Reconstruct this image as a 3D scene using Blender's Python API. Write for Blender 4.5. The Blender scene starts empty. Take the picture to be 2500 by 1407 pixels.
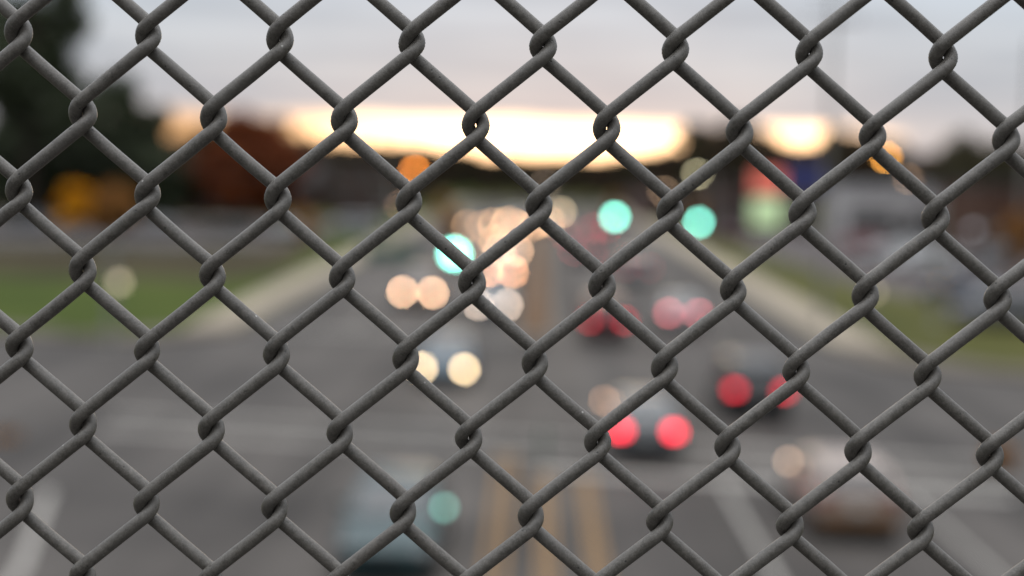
import bpy, bmesh, math, random
from mathutils import Vector, Matrix, noise
random.seed(7)
rad = math.radians
sc = bpy.context.scene

# ------------------------------------------------------------------ camera
EYE = Vector((0.0, 0.0, 7.3))                 # eye height above the street, on the bridge footway
PITCH, ROLL, YAW = rad(4.81), 0.0248, rad(0.95)
Fw = Vector((-math.sin(YAW)*math.cos(PITCH), math.cos(YAW)*math.cos(PITCH), -math.sin(PITCH)))
R0 = Vector((math.cos(YAW), math.sin(YAW), 0)); U0 = R0.cross(Fw)
Rt = R0*math.cos(ROLL) + U0*math.sin(ROLL)
Up = -R0*math.sin(ROLL) + U0*math.cos(ROLL)
cd = bpy.data.cameras.new('camera'); cam = bpy.data.objects.new('camera', cd)
sc.collection.objects.link(cam); sc.camera = cam
cam.matrix_world = Matrix(((Rt.x, Up.x, -Fw.x, EYE.x), (Rt.y, Up.y, -Fw.y, EYE.y), (Rt.z, Up.z, -Fw.z, EYE.z), (0, 0, 0, 1)))
cd.lens = 51.84; cd.sensor_width = 36; cd.clip_start = 0.01; cd.clip_end = 6000
cd.dof.use_dof = True; cd.dof.focus_distance = 0.541; cd.dof.aperture_fstop = 4.3
cd.dof.aperture_blades = 0

# ------------------------------------------------------------------ sky
w = bpy.data.worlds.new('World'); sc.world = w; w.use_nodes = True
nt = w.node_tree; nt.nodes.clear(); L = nt.links
def N(t, **k):
    n = nt.nodes.new(t)
    for a, b in k.items(): setattr(n, a, b)
    return n
def wmath(op, a, b=None, c=None, clamp=False):
    n = N('ShaderNodeMath', operation=op, use_clamp=clamp)
    for i, v in enumerate((a, b, c)):
        if v is None: continue
        if isinstance(v, (int, float)): n.inputs[i].default_value = v
        else: L.new(v, n.inputs[i])
    return n.outputs[0]
def wmix(f, a, b):
    n = N('ShaderNodeMix', data_type='RGBA')
    for s, v in ((n.inputs[0], f), (n.inputs[6], a), (n.inputs[7], b)):
        if isinstance(v, (int, float)): s.default_value = v
        elif isinstance(v, tuple): s.default_value = (*v, 1)
        else: L.new(v, s)
    return n.outputs[2]
SUN_EL, SUN_AZ = rad(1.5), rad(1.0)            # the sun has just reached the horizon straight down the street
tc = N('ShaderNodeTexCoord'); sep = N('ShaderNodeSeparateXYZ'); L.new(tc.outputs['Generated'], sep.inputs[0])
X, Y, Z = sep.outputs
el = wmath('MULTIPLY', wmath('ARCSINE', Z), 57.2958)              # elevation, degrees
az = wmath('MULTIPLY', wmath('ARCTAN2', X, Y), 57.2958)           # azimuth from +Y, degrees
cmb = N('ShaderNodeCombineXYZ'); L.new(wmath('MULTIPLY', az, 0.07), cmb.inputs[0]); L.new(wmath('MULTIPLY', el, 0.75), cmb.inputs[1])
nz = N('ShaderNodeTexNoise'); nz.inputs['Scale'].default_value = 1.3; nz.inputs['Detail'].default_value = 4; L.new(cmb.outputs[0], nz.inputs['Vector'])
cmb2 = N('ShaderNodeCombineXYZ'); L.new(wmath('MULTIPLY', az, 0.22), cmb2.inputs[0]); L.new(wmath('MULTIPLY', el, 0.8), cmb2.inputs[1]); cmb2.inputs[2].default_value = 3.1
nz2 = N('ShaderNodeTexNoise'); nz2.inputs['Scale'].default_value = 1.0; nz2.inputs['Detail'].default_value = 3; L.new(cmb2.outputs[0], nz2.inputs['Vector'])
ramp = N('ShaderNodeValToRGB'); L.new(wmath('DIVIDE', el, 90), ramp.inputs[0])
cr = ramp.color_ramp; cr.elements[0].position = 0; cr.elements[0].color = (.63, .60, .60, 1)
cr.elements[1].position = 1; cr.elements[1].color = (4.1, 4.15, 4.25, 1)
for p, c in ((.022, (.67, .66, .67, 1)), (.04, (.655, .685, .72, 1)), (.075, (.625, .71, .80, 1)), (.3, (1.42, 1.46, 1.53, 1))):
    e = cr.elements.new(p); e.color = c
cl = wmix(wmath('MULTIPLY', wmath('SUBTRACT', nz.outputs[0], 0.42, clamp=True), 4.5, clamp=True), ramp.outputs[0], (.43, .485, .555))
low = wmath('SUBTRACT', 1.0, wmath('DIVIDE', el, 30), clamp=True)  # the banks read only low down
cl = wmix(wmath('MULTIPLY', low, 0.95), ramp.outputs[0], cl)
sky = N('ShaderNodeTexSky', sky_type='NISHITA', sun_disc=False, sun_elevation=SUN_EL, sun_rotation=SUN_AZ)
sk = N('ShaderNodeVectorMath', operation='SCALE'); L.new(sky.outputs[0], sk.inputs[0]); sk.inputs['Scale'].default_value = 0.1
base = wmix(0.06, cl, sk.outputs[0])
# open strip of sunset sky under the cloud deck, towards the west only
edge = wmath('ADD', 1.30, wmath('MULTIPLY', wmath('SUBTRACT', nz2.outputs[0], 0.5), 0.7))
upm = wmath('SUBTRACT', 1.0, wmath('DIVIDE', wmath('SUBTRACT', el, edge), 0.5), clamp=True)
azc = wmath('ABSOLUTE', wmath('SUBTRACT', az, -1.5))
azm = wmath('SUBTRACT', 1.0, wmath('DIVIDE', wmath('SUBTRACT', azc, 13.0), 2.5), clamp=True)
dnm = wmath('ADD', wmath('MULTIPLY', el, 2.0), 2.0, clamp=True)
fac = wmath('MULTIPLY', wmath('MULTIPLY', upm, azm), dnm)
glow = wmath('ADD', 0.18, wmath('MULTIPLY', wmath('DIVIDE', wmath('ADD', az, 11.0), 6.5, clamp=True), 0.82))
gl = N('ShaderNodeVectorMath', operation='SCALE'); gl.inputs[0].default_value = (4.7, 3.0, 1.65); L.new(glow, gl.inputs['Scale'])
gl2 = N('ShaderNodeVectorMath', operation='ADD'); L.new(gl.outputs[0], gl2.inputs[0]); gl2.inputs[1].default_value = (.35, .12, 0)
final = wmix(fac, base, gl2.outputs[0])
# the dusk sky is dimmer low down on the side away from the sunset
back = wmath('MULTIPLY', wmath('ADD', wmath('MULTIPLY', Y, -1.0), 0.25, clamp=True), wmath('SUBTRACT', 1.0, wmath('DIVIDE', el, 62), clamp=True))
bk = N('ShaderNodeVectorMath', operation='SCALE'); L.new(final, bk.inputs[0]); L.new(wmath('SUBTRACT', 1.0, wmath('MULTIPLY', back, 0.72)), bk.inputs['Scale'])
bg = N('ShaderNodeBackground'); L.new(bk.outputs[0], bg.inputs[0]); bg.inputs[1].default_value = 1.0
wo = N('ShaderNodeOutputWorld'); L.new(bg.outputs[0], wo.inputs[0])
w.cycles.sampling_method = 'MANUAL'; w.cycles.sample_map_resolution = 2048

# ------------------------------------------------------------------ sun (behind the cloud strip)
sd = bpy.data.lights.new('sun', 'SUN'); sd.energy = 0.25; sd.angle = rad(14); sd.color = (1, .72, .42)
so = bpy.data.objects.new('sun', sd); sc.collection.objects.link(so)
so.rotation_euler = Vector((math.sin(SUN_AZ)*math.cos(SUN_EL), math.cos(SUN_AZ)*math.cos(SUN_EL), math.sin(SUN_EL))).to_track_quat('Z', 'Y').to_euler()
sc.view_settings.view_transform = 'Standard'; sc.view_settings.look = 'None'
sc.view_settings.exposure = 0.0; sc.view_settings.gamma = 1.0; sc.view_settings.use_curve_mapping = False
sc.cycles.use_adaptive_sampling = False; sc.cycles.use_denoising = True
try: sc.cycles.denoiser = 'OPENIMAGEDENOISE'; sc.cycles.denoising_input_passes = 'RGB_ALBEDO_NORMAL'
except Exception: pass
sc.cycles.sample_clamp_direct = 0; sc.cycles.sample_clamp_indirect = 3
sc.cycles.max_bounces = 5; sc.cycles.diffuse_bounces = 3; sc.cycles.glossy_bounces = 3; sc.cycles.use_light_tree = True
sc.cycles.caustics_reflective = False; sc.cycles.caustics_refractive = False

# ------------------------------------------------------------------ helpers
def ray(px, py): return Fw*3600 + Rt*(px-1250) + Up*(703.5-py)
def at(px, py, z=0.0):
    """street point (height z) seen at a survey bearing"""
    d = ray(px, py); t = (z-EYE.z)/d.z; return EYE + d*t
def atd(px, py, y):
    d = ray(px, py); return EYE + d*(y/d.y)
def link(o, parent=None):
    sc.collection.objects.link(o)
    if parent is not None: o.parent = parent
    return o
def tag(o, label=None, cat=None, group=None, kind=None):
    if label: o['label'] = label
    if cat: o['category'] = cat
    if group: o['group'] = group
    if kind: o['kind'] = kind
    return o
def thing(name, label, cat, loc=(0, 0, 0), rz=0.0, group=None):
    o = bpy.data.objects.new(name, None); o.location = loc; o.rotation_euler = (0, 0, rz); o.empty_display_size = .2
    link(o); return tag(o, label, cat, group)
def obj(name, me, parent=None, loc=None, rot=None, scale=None):
    o = bpy.data.objects.new(name, me); link(o, parent)
    if loc is not None: o.location = loc
    if rot is not None: o.rotation_euler = rot
    if scale is not None: o.scale = scale
    return o
def mesh(name, bm, mats, smooth=False):
    me = bpy.data.meshes.new(name); bmesh.ops.recalc_face_normals(bm, faces=bm.faces); bm.to_mesh(me); bm.free()
    for m in (mats if isinstance(mats, (list, tuple)) else [mats]): me.materials.append(m)
    if smooth:
        for p in me.polygons: p.use_smooth = True
        if smooth == 'auto': me.set_sharp_from_angle(angle=rad(38))
    return me
def box(bm, x0, x1, y0, y1, z0, z1, mi=0, bev=0):
    r = bmesh.ops.create_cube(bm, size=1.0, matrix=Matrix.Translation(((x0+x1)/2, (y0+y1)/2, (z0+z1)/2)) @ Matrix.Diagonal((x1-x0, y1-y0, z1-z0, 1)))
    vs = r['verts']; fs = {f for v in vs for f in v.link_faces}
    for f in fs: f.material_index = mi
    if bev:
        bmesh.ops.bevel(bm, geom=list({e for v in vs for e in v.link_edges}), offset=bev, segments=2, affect='EDGES', profile=.5)
    return vs
def tube(bm, pts, rads, n=10, mi=0, cap=True):
    rings = []
    for i, p in enumerate(pts):
        p = Vector(p); a = Vector(pts[max(i-1, 0)]); b = Vector(pts[min(i+1, len(pts)-1)]); t = (b-a).normalized()
        ref = Vector((0, 0, 1)) if abs(t.z) < .9 else Vector((0, 1, 0))
        u = t.cross(ref).normalized(); v = t.cross(u)
        r = rads[i] if isinstance(rads, (list, tuple)) else rads
        rings.append([bm.verts.new(p + (u*math.cos(6.28318*k/n) + v*math.sin(6.28318*k/n))*r) for k in range(n)])
    for A, B in zip(rings, rings[1:]):
        for k in range(n): bm.faces.new((A[k], A[(k+1) % n], B[(k+1) % n], B[k])).material_index = mi
    if cap:
        bm.faces.new(rings[0]).material_index = mi; bm.faces.new(rings[-1]).material_index = mi
def poly(name, pts, z, m, kind='structure'):
    bm = bmesh.new(); bm.faces.new([bm.verts.new((x, y, z)) for x, y in pts])
    bmesh.ops.triangulate(bm, faces=bm.faces)
    me = mesh(name, bm, m)
    o = obj(name, me)
    if kind: o['kind'] = kind
    return o
def slab(name, pts, z0, z1, m, bev=0):
    bm = bmesh.new(); f = bm.faces.new([bm.verts.new((x, y, z0)) for x, y in pts])
    r = bmesh.ops.extrude_face_region(bm, geom=[f])
    for v in r['geom']:
        if isinstance(v, bmesh.types.BMVert): v.co.z = z1
    return mesh(name, bm, m)

_M = {}
ALB = .63                                      # overall albedo scale of the swatches below
def mat(name, col, rough=.7, metal=0.0, var=.15, scale=3.0, bump=0.0, col2=None, spec=.5, detail=5):
    if rough >= .8: spec = min(spec, .08)
    col = tuple(x*ALB for x in col); col2 = tuple(x*ALB for x in col2) if col2 else None
    if name in _M: return _M[name]
    m = bpy.data.materials.new(name); m.use_nodes = True; t = m.node_tree; p = t.nodes['Principled BSDF']
    p.inputs['Roughness'].default_value = rough; p.inputs['Metallic'].default_value = metal
    p.inputs['Specular IOR Level'].default_value = spec
    c = t.nodes.new('ShaderNodeTexCoord'); n = t.nodes.new('ShaderNodeTexNoise'); n.inputs['Scale'].default_value = scale; n.inputs['Detail'].default_value = detail
    t.links.new(c.outputs['Object'], n.inputs['Vector'])
    r = t.nodes.new('ShaderNodeValToRGB'); e = r.color_ramp.elements
    a = tuple(x*(1-var) for x in col); b = col2 if col2 else tuple(min(1, x*(1+var)) for x in col)
    e[0].position = .32; e[0].color = (*a, 1); e[1].position = .68; e[1].color = (*b, 1)
    t.links.new(n.outputs[0], r.inputs[0]); t.links.new(r.outputs[0], p.inputs['Base Color'])
    if bump:
        bn = t.nodes.new('ShaderNodeBump'); bn.inputs['Strength'].default_value = bump
        n2 = t.nodes.new('ShaderNodeTexNoise'); n2.inputs['Scale'].default_value = scale*8
        t.links.new(c.outputs['Object'], n2.inputs['Vector']); t.links.new(n2.outputs[0], bn.inputs['Height']); t.links.new(bn.outputs[0], p.inputs['Normal'])
    _M[name] = m; return m
def emit(name, col, s):
    k = f'{name}_{col}_{s:.3f}'
    if k in _M: return _M[k]
    m = bpy.data.materials.new(name); m.use_nodes = True; t = m.node_tree; p = t.nodes['Principled BSDF']
    p.inputs['Base Color'].default_value = (*[min(.6, c*.5) for c in col], 1); p.inputs['Roughness'].default_value = .2
    p.inputs['Emission Color'].default_value = (*col, 1); p.inputs['Emission Strength'].default_value = s
    _M[k] = m; return m
def power(I, area, d): return I*0.785*(.0219*d)**2/area           # lamp radiance from its brightness at distance d
def glass(name='car_glass', col=(.02, .025, .03)):
    if name in _M: return _M[name]
    m = mat(name, col, .06, 0, .1, 2.0, spec=.8); return m

asphalt = mat('asphalt', (.068, .062, .0585), .72, 0, .22, .15, .3, spec=.1, col2=(.120, .108, .099))
def wear(m):                                   # long darker and paler lanes left by wheels, patched repairs
    t = m.node_tree; p = t.nodes['Principled BSDF']; src = p.inputs['Base Color'].links[0].from_socket
    c = t.nodes.new('ShaderNodeTexCoord'); mp = t.nodes.new('ShaderNodeMapping'); mp.inputs['Scale'].default_value = (.55, .018, 1)
    n = t.nodes.new('ShaderNodeTexNoise'); n.inputs['Scale'].default_value = 1; n.inputs['Detail'].default_value = 3; t.links.new(c.outputs['Object'], mp.inputs[0]); t.links.new(mp.outputs[0], n.inputs['Vector'])
    mr = t.nodes.new('ShaderNodeMapRange'); mr.inputs['From Min'].default_value = .35; mr.inputs['From Max'].default_value = .65; mr.inputs['To Min'].default_value = .66; mr.inputs['To Max'].default_value = 1.32; t.links.new(n.outputs[0], mr.inputs[0])
    v = t.nodes.new('ShaderNodeVectorMath'); v.operation = 'SCALE'; t.links.new(src, v.inputs[0]); t.links.new(mr.outputs[0], v.inputs['Scale']); t.links.new(v.outputs[0], p.inputs['Base Color'])
wear(asphalt)
asphalt2 = mat('asphalt_lot', (.13, .113, .112), .85, 0, .15, .25, .3)
concrete = mat('concrete', (.40, .345, .27), .85, 0, .14, .8, .2)
kerbm = mat('kerb_concrete', (.30, .27, .23), .85, 0, .12, 1.5, .2)
grassm = mat('grass', (.048, .080, .010), .95, 0, .25, .12, .6, col2=(.090, .118, .018))
dry = mat('dry_grass', (.045, .036, .018), .95, 0, .25, .15, .6, col2=(.085, .072, .035))
olive = mat('olive_grass', (.076, .088, .018), .95, 0, .25, .1, .6, col2=(.125, .118, .034))
white_paint = mat('white_road_paint', (.43, .41, .38), .8, 0, .2, 4)
yellow_paint = mat('yellow_road_paint', (.32, .20, .10), .8, 0, .2, 4)
mulch = mat('mulch', (.15, .085, .045), .95, 0, .3, 3, .8)
steel = mat('galvanised_steel', (.42, .43, .42), .5, .6, .12, 5)
pale_steel = mat('pale_painted_steel', (.30, .30, .27), .6, 0, .1, 4)
wood = mat('pole_wood', (.16, .13, .11), .9, 0, .2, 6, .4)
rubber = mat('tyre_rubber', (.018, .018, .018), .8, 0, .1, 20)
alloy = mat('wheel_alloy', (.45, .45, .46), .35, .8, .08, 10)
black = mat('black_plastic', (.02, .02, .021), .5, 0, .1, 10)
sig_yellow = mat('signal_yellow', (.62, .30, .03), .55, 0, .1, 8)
dgreen = mat('sign_green', (.01, .11, .07), .45, 0, .08, 5)

# ------------------------------------------------------------------ ground, streets
poly('ground', [(-3000, -600), (3000, -600), (3000, 5000), (-3000, 5000)], 0, olive)
# main street and crossing street (slightly skewed to it)
SK = -0.16
def cy(x, y0): return y0 + SK*x
road = poly('road', [(-12.6, -60), (12.3, -60), (12.3, 276), (-12.6, 276)], .004, asphalt)
poly('end_street', [(-200, 268), (200, 268), (200, 279), (-200, 279)], .028, asphalt)                  # the street ends in a junction before the trees
poly('cross_street', [(-260, cy(-260, 38.8)), (260, cy(260, 38.8)), (260, cy(260, 55)), (-260, cy(-260, 55))], .008, asphalt)
poly('turning_area', [(-20, cy(-20, 38.8)), (-16.3, cy(-16.3, 38.8)), (-13.4, 35), (-12.4, 30), (10.6, 30), (14, cy(14, 38.8)), (20, cy(20, 38.8)), (20, cy(20, 55)), (12.2, 60), (-12.2, 61), (-20, cy(-20, 55))], .012, asphalt)
def pave(name, pts, m=concrete, label=None):
    o = obj(name, slab(name, pts, 0, .13, m)); o['kind'] = 'structure'; return o
# pavements beyond the crossing
pave('pavement', [(-14.9, 61), (-12.9, 63), (-12.6, 276), (-14.9, 276)])
pave('pavement', [(-19, 57.6), (-16, 57.1), (-12.6, 60.2), (-12.2, 62.95), (-14.85, 60.95)], mat('worn_concrete', (.17, .145, .115), .85, 0, .16, 1.0, .2))
pave('pavement', [(-80, 68.5), (-19.05, 57.6), (-19.05, 59.3), (-80, 70.4)], mat('worn_concrete', (.17, .145, .115), .85, 0, .16, 1.0, .2))
pave('pavement', [(12.4, 62), (14.9, 60), (15.0, 276), (12.4, 276)])
pave('pavement', [(12.1, 61.9), (13.3, 56.2), (17.5, 53.5), (17.5, 55.8), (15.05, 59.95)], mat('worn_concrete', (.17, .145, .115), .85, 0, .16, 1.0, .2))
pave('pavement', [(17.55, 53.5), (80, 43.2), (80, 45.4), (17.55, 55.75)], mat('worn_concrete', (.17, .145, .115), .85, 0, .16, 1.0, .2))
# near corners
pave('pavement', [(-12.6, -40), (-12.6, 30), (-13.6, 34.5), (-16.4, 38.2), (-60, 45.2), (-60, 43), (-17, 36.2), (-15, 33), (-14.4, -40)], mat('near_concrete', (.2, .165, .135), .85, 0, .2, 1.0, .2))
pave('pavement', [(11.2, -40), (11.2, 27), (12.2, 31.5), (15.4, 33.5), (60, 26.4), (60, 24.2), (15.6, 31.4), (13.4, 27), (13.4, -40)], mat('near_concrete', (.2, .165, .135)))
# grass and parking lots
poly('lawn', [(-19.1, 59.4), (-80, 70.4), (-80, 82), (-18, 86), (-15, 90), (-15, 61.0)], .02, grassm)
poly('lawn', [(-80, 82.1), (-18, 86.1), (-16.5, 95), (-19, 140), (-80, 116)], .016, dry)
poly('verge', [(-15, 90.1), (-15, 700), (-17, 700), (-19.2, 140), (-16.4, 95), (-17.9, 86.3)], .02, grassm)
poly('parking_lot', [(-200, 114), (-80, 114), (-30, 114), (-22, 122), (-20, 170), (-200, 170)], .024, asphalt2)
poly('verge', [(15.02, 60), (17.6, 55.9), (80, 45.5), (80, 58), (26, 72), (21, 92), (20, 118), (19, 140), (19, 700), (15.02, 700)], .02, olive)
poly('parking_lot', [(26, 72.1), (80, 58.1), (200, 58), (200, 190), (19.1, 190), (19.1, 140.1), (20.1, 118.1), (21.1, 92.1)], .024, asphalt2)

# median island
isl = thing('median_island', 'long narrow raised island with brown mulch between the two directions of traffic', 'median', (0, 0, 0))
obj('kerb', slab('median_kerb', [(-.75, 62), (.0, 60.8), (.75, 62), (.75, 190), (-.75, 190)], 0, .14, kerbm), isl)
obj('mulch_bed', slab('median_mulch', [(-.6, 62.2), (.6, 62.2), (.6, 189.8), (-.6, 189.8)], .141, .19, mulch), isl)

def line(x0, y0, x1, y1, wd, m, z=.018):
    d = Vector((x1-x0, y1-y0)); n = Vector((-d.y, d.x)).normalized()*wd/2
    o = poly('road_marking', [(x0+n.x, y0+n.y), (x0-n.x, y0-n.y), (x1-n.x, y1-n.y), (x1+n.x, y1+n.y)], z, m, None)
    o.parent = road; return o
for x in (-.78, -.48, .22, .42, 1.16, 1.36): line(x, 10, x, 34.3 if x > 0 else 36.6, .13, yellow_paint)
line(4.45, 10, 4.45, 33.6, .15, white_paint)
line(8.6, 20, 8.6, 33.0, .13, white_paint)
line(-8.5, 22, -8.9, 25.2, .2, white_paint); line(-8.9, 25.2, -10.4, 31.2, .2, white_paint)
line(.1, 34.8, 11, 33.3, .55, white_paint)
line(-11.4, cy(-11.4, 35.4)+1.2, 11.6, cy(11.6, 37.4)-.6, .32, white_paint); line(-11.9, cy(-11.9, 38.2)+1, 12.0, cy(12, 40.0)-.8, .32, white_paint)
line(-11, 62.3, -.9, 61.2, .5, white_paint)
for k in range(9):
    y = 64+k*12
    for x in (4.5, 8.0, -4.4, -7.9): line(x, y, x, y+3.2, .13, white_paint)
for k in range(14): line(-28-k*5.4, 158, -28-k*5.4, 168, .12, white_paint, .03)
for k in range(14): line(28+k*3.0, 96, 28+k*3.0, 101.5, .12, white_paint, .03)

# ------------------------------------------------------------------ chain-link fence
def wire_mat():
    m = bpy.data.materials.new('vinyl_coated_wire'); m.use_nodes = True; t = m.node_tree; p = t.nodes['Principled BSDF']; K = t.links
    tcn = t.nodes.new('ShaderNodeTexCoord'); oi = t.nodes.new('ShaderNodeObjectInfo')
    add = t.nodes.new('ShaderNodeVectorMath'); add.operation = 'ADD'; K.new(tcn.outputs['Object'], add.inputs[0])
    sc3 = t.nodes.new('ShaderNodeVectorMath'); sc3.operation = 'SCALE'; sc3.inputs[0].default_value = (3.7, 1.9, 5.3); K.new(oi.outputs['Random'], sc3.inputs['Scale']); K.new(sc3.outputs[0], add.inputs[1])
    def nz(scale, det=4, rough=.6):
        n = t.nodes.new('ShaderNodeTexNoise'); n.inputs['Scale'].default_value = scale; n.inputs['Detail'].default_value = det; n.inputs['Roughness'].default_value = rough
        K.new(add.outputs[0], n.inputs['Vector']); return n.outputs[0]
    def mth(op, a, b=None, cl=False):
        n = t.nodes.new('ShaderNodeMath'); n.operation = op; n.use_clamp = cl
        for i, v in enumerate((a, b)):
            if v is None: continue
            if isinstance(v, (int, float)): n.inputs[i].default_value = v
            else: K.new(v, n.inputs[i])
        return n.outputs[0]
    def mix(f, a, b):
        n = t.nodes.new('ShaderNodeMix'); n.data_type = 'RGBA'
        for s, v in ((n.inputs[0], f), (n.inputs[6], a), (n.inputs[7], b)):
            if isinstance(v, tuple): s.default_value = (*v, 1)
            elif isinstance(v, (int, float)): s.default_value = v
            else: K.new(v, s)
        return n.outputs[2]
    fine, mid, big = nz(1500, 4, .75), nz(420, 5, .7), nz(45, 4)
    c = mix(mth('MULTIPLY', mth('SUBTRACT', mid, .33, True), 2.6, True), (.047, .042, .036), (.122, .111, .097))
    c = mix(mth('MULTIPLY', mth('SUBTRACT', big, .5, True), 2.4, True), c, (.115, .108, .099))
    c = mix(mth('MULTIPLY', mth('SUBTRACT', fine, .48, True), 3.2, True), c, (.16, .152, .14))
    vo = t.nodes.new('ShaderNodeTexVoronoi'); vo.inputs['Scale'].default_value = 330; K.new(add.outputs[0], vo.inputs['Vector'])
    sp = t.nodes.new('ShaderNodeSeparateColor'); K.new(vo.outputs['Color'], sp.inputs[0])
    near = mth('MULTIPLY', mth('SUBTRACT', .17, vo.outputs['Distance'], True), 12, True)
    pit = mth('MULTIPLY', near, mth('GREATER_THAN', sp.outputs[0], .84))
    spk = mth('MULTIPLY', near, mth('GREATER_THAN', sp.outputs[1], .992))
    c = mix(mth('MULTIPLY', pit, .8), c, (.018, .017, .016)); c = mix(spk, c, (.34, .33, .31))
    # long shallow scratches
    mp = t.nodes.new('ShaderNodeMapping'); mp.inputs['Scale'].default_value = (260, 260, 60); K.new(add.outputs[0], mp.inputs[0])
    sn = t.nodes.new('ShaderNodeTexNoise'); sn.inputs['Scale'].default_value = 1; sn.inputs['Detail'].default_value = 3; sn.inputs['Distortion'].default_value = 1.5; K.new(mp.outputs[0], sn.inputs['Vector'])
    K.new(c, p.inputs['Base Color']); p.inputs['Specular IOR Level'].default_value = .6
    K.new(mth('ADD', .34, mth('MULTIPLY', mid, .25)), p.inputs['Roughness'])
    h = mth('ADD', mth('MULTIPLY', mid, .6), mth('MULTIPLY', fine, .35)); h = mth('SUBTRACT', h, mth('MULTIPLY', pit, .9)); h = mth('ADD', h, mth('MULTIPLY', sn.outputs[0], .6))
    b = t.nodes.new('ShaderNodeBump'); b.inputs['Strength'].default_value = .45; b.inputs['Distance'].default_value = .00028; K.new(h, b.inputs['Height']); K.new(b.outputs[0], p.inputs['Normal'])
    return m
wirem = wire_mat()
DF = .54; PW = .08884*DF; PH = .10699*DF; U = PW/320.0            # mesh pitch across, pitch down, one survey unit
PSI = rad(-1.43) + YAW
fo = EYE + Vector((-math.sin(YAW), math.cos(YAW), 0))*DF + Vector((math.cos(PSI), math.sin(PSI), 0))*(.01686*DF) + Vector((0, 0, -.08133*DF))
UP_C, DN_C = 15, 22
def wire_mesh(seed):
    rnd = random.Random(seed); pts = []
    # half cycle profile: right bend (96,0) -> front strand -> left bend (-96,-192); depth y: front negative
    half = [(97, 0, 0), (95.3, -9.5, -6.5), (89.5, -18.5, -12.5), (82, -27, -16.2), (72, -35.8, -17.5), (58, -47.3, -17.8), (36, -65.8, -17.2), (12, -86, -16.5),
            (-12, -106, -16.5), (-36, -126.2, -17.2), (-58, -144.7, -17.8), (-72, -156.2, -17.5), (-82, -165, -16.2), (-89.5, -173.5, -12.5), (-94.2, -182.5, -6.5)]
    n = UP_C+DN_C
    for c in range(n):
        z0 = UP_C*384.0 - c*384.0
        j = [rnd.gauss(0, 1.6) for _ in range(8)]
        for k, (x, z, y) in enumerate(half):
            a = k/15
            bow = math.sin(math.pi*a)
            pts.append((x + j[0]*bow*1.3, y + j[1]*.4*bow, z0+z*1.0 + j[2]*bow*1.6 - .9*math.sin(2*math.pi*a)))
        for k, (x, z, y) in enumerate(half):
            a = k/15; bow = math.sin(math.pi*a)
            pts.append((-x + j[3]*bow*1.3, -y + j[4]*.4*bow, z0-192+z + j[5]*bow*1.6 - .9*math.sin(2*math.pi*a)))
    bm = bmesh.new()
    Q = [Vector((x*U, y*U, z*PH/384.0)) for x, y, z in pts]; P = []
    for i in range(len(Q)-1):                      # Catmull-Rom rounding between the survey points
        a, b, c, d = Q[max(i-1, 0)], Q[i], Q[i+1], Q[min(i+2, len(Q)-1)]
        P += [b, (9*(b+c)-a-d)/16]
    tube(bm, P, [16.9*U*(1+.02*math.sin(i*.055+seed)+.012*math.sin(i*.18+seed*2)) for i in range(len(P))], n=18)
    return mesh('wire', bm, wirem, True)
WM = [wire_mesh(s) for s in range(8)]
fence = thing('chain_link_fence', 'grey vinyl coated chain link fence on the bridge edge, sharp before the blurred street', 'fence', fo, PSI)
for k in range(-64, 64):
    off = 0 if k % 2 == 0 else .5*PH
    o = obj('wire', WM[(k*7) % 8 if k % 3 else (k*5+3) % 8], fence, ((k/2+.25)*PW + random.gauss(0, .8)*U, 0, off + random.gauss(0, 1.2)*U), (0, random.gauss(0, .0008), 0))
galv = mat('fence_post_paint', (.12, .12, .115), .5, .2, .15, 30)
for x in (-1.56, 1.56):
    bm = bmesh.new(); tube(bm, [(x, .035, -1.43), (x, .035, .95)], .024, 16); tube(bm, [(x, .035, .95), (x, .035, .985)], [.028, .012], 16)
    obj('post', mesh('fence_post', bm, galv, 'auto'), fence)
bm = bmesh.new(); tube(bm, [(-1.53, .03, .90), (1.53, .03, .90)], .021, 16); obj('top_rail', mesh('top_rail', bm, galv, 'auto'), fence)
bm = bmesh.new(); tube(bm, [(-1.53, .03, -1.25), (1.53, .03, -1.25)], .021, 16); obj('bottom_rail', mesh('bottom_rail', bm, galv, 'auto'), fence)
# bridge the camera stands on
br = thing('road_bridge', 'concrete footway and parapet kerb of the bridge under the fence', 'bridge', (0, 0, 0), PSI)
bm = bmesh.new(); box(bm, -30, 30, -11, .70, 5.05, 5.67); obj('deck', mesh('deck', bm, mat('deck_concrete', (.11, .105, .098), .9, 0, .15, 1.5, .3)), br)
bm = bmesh.new(); box(bm, -30, 30, .44, .69, 5.673, 5.86, bev=.015); obj('kerb', mesh('parapet_kerb', bm, mat('deck_concrete', (.11, .105, .098))), br)

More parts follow.
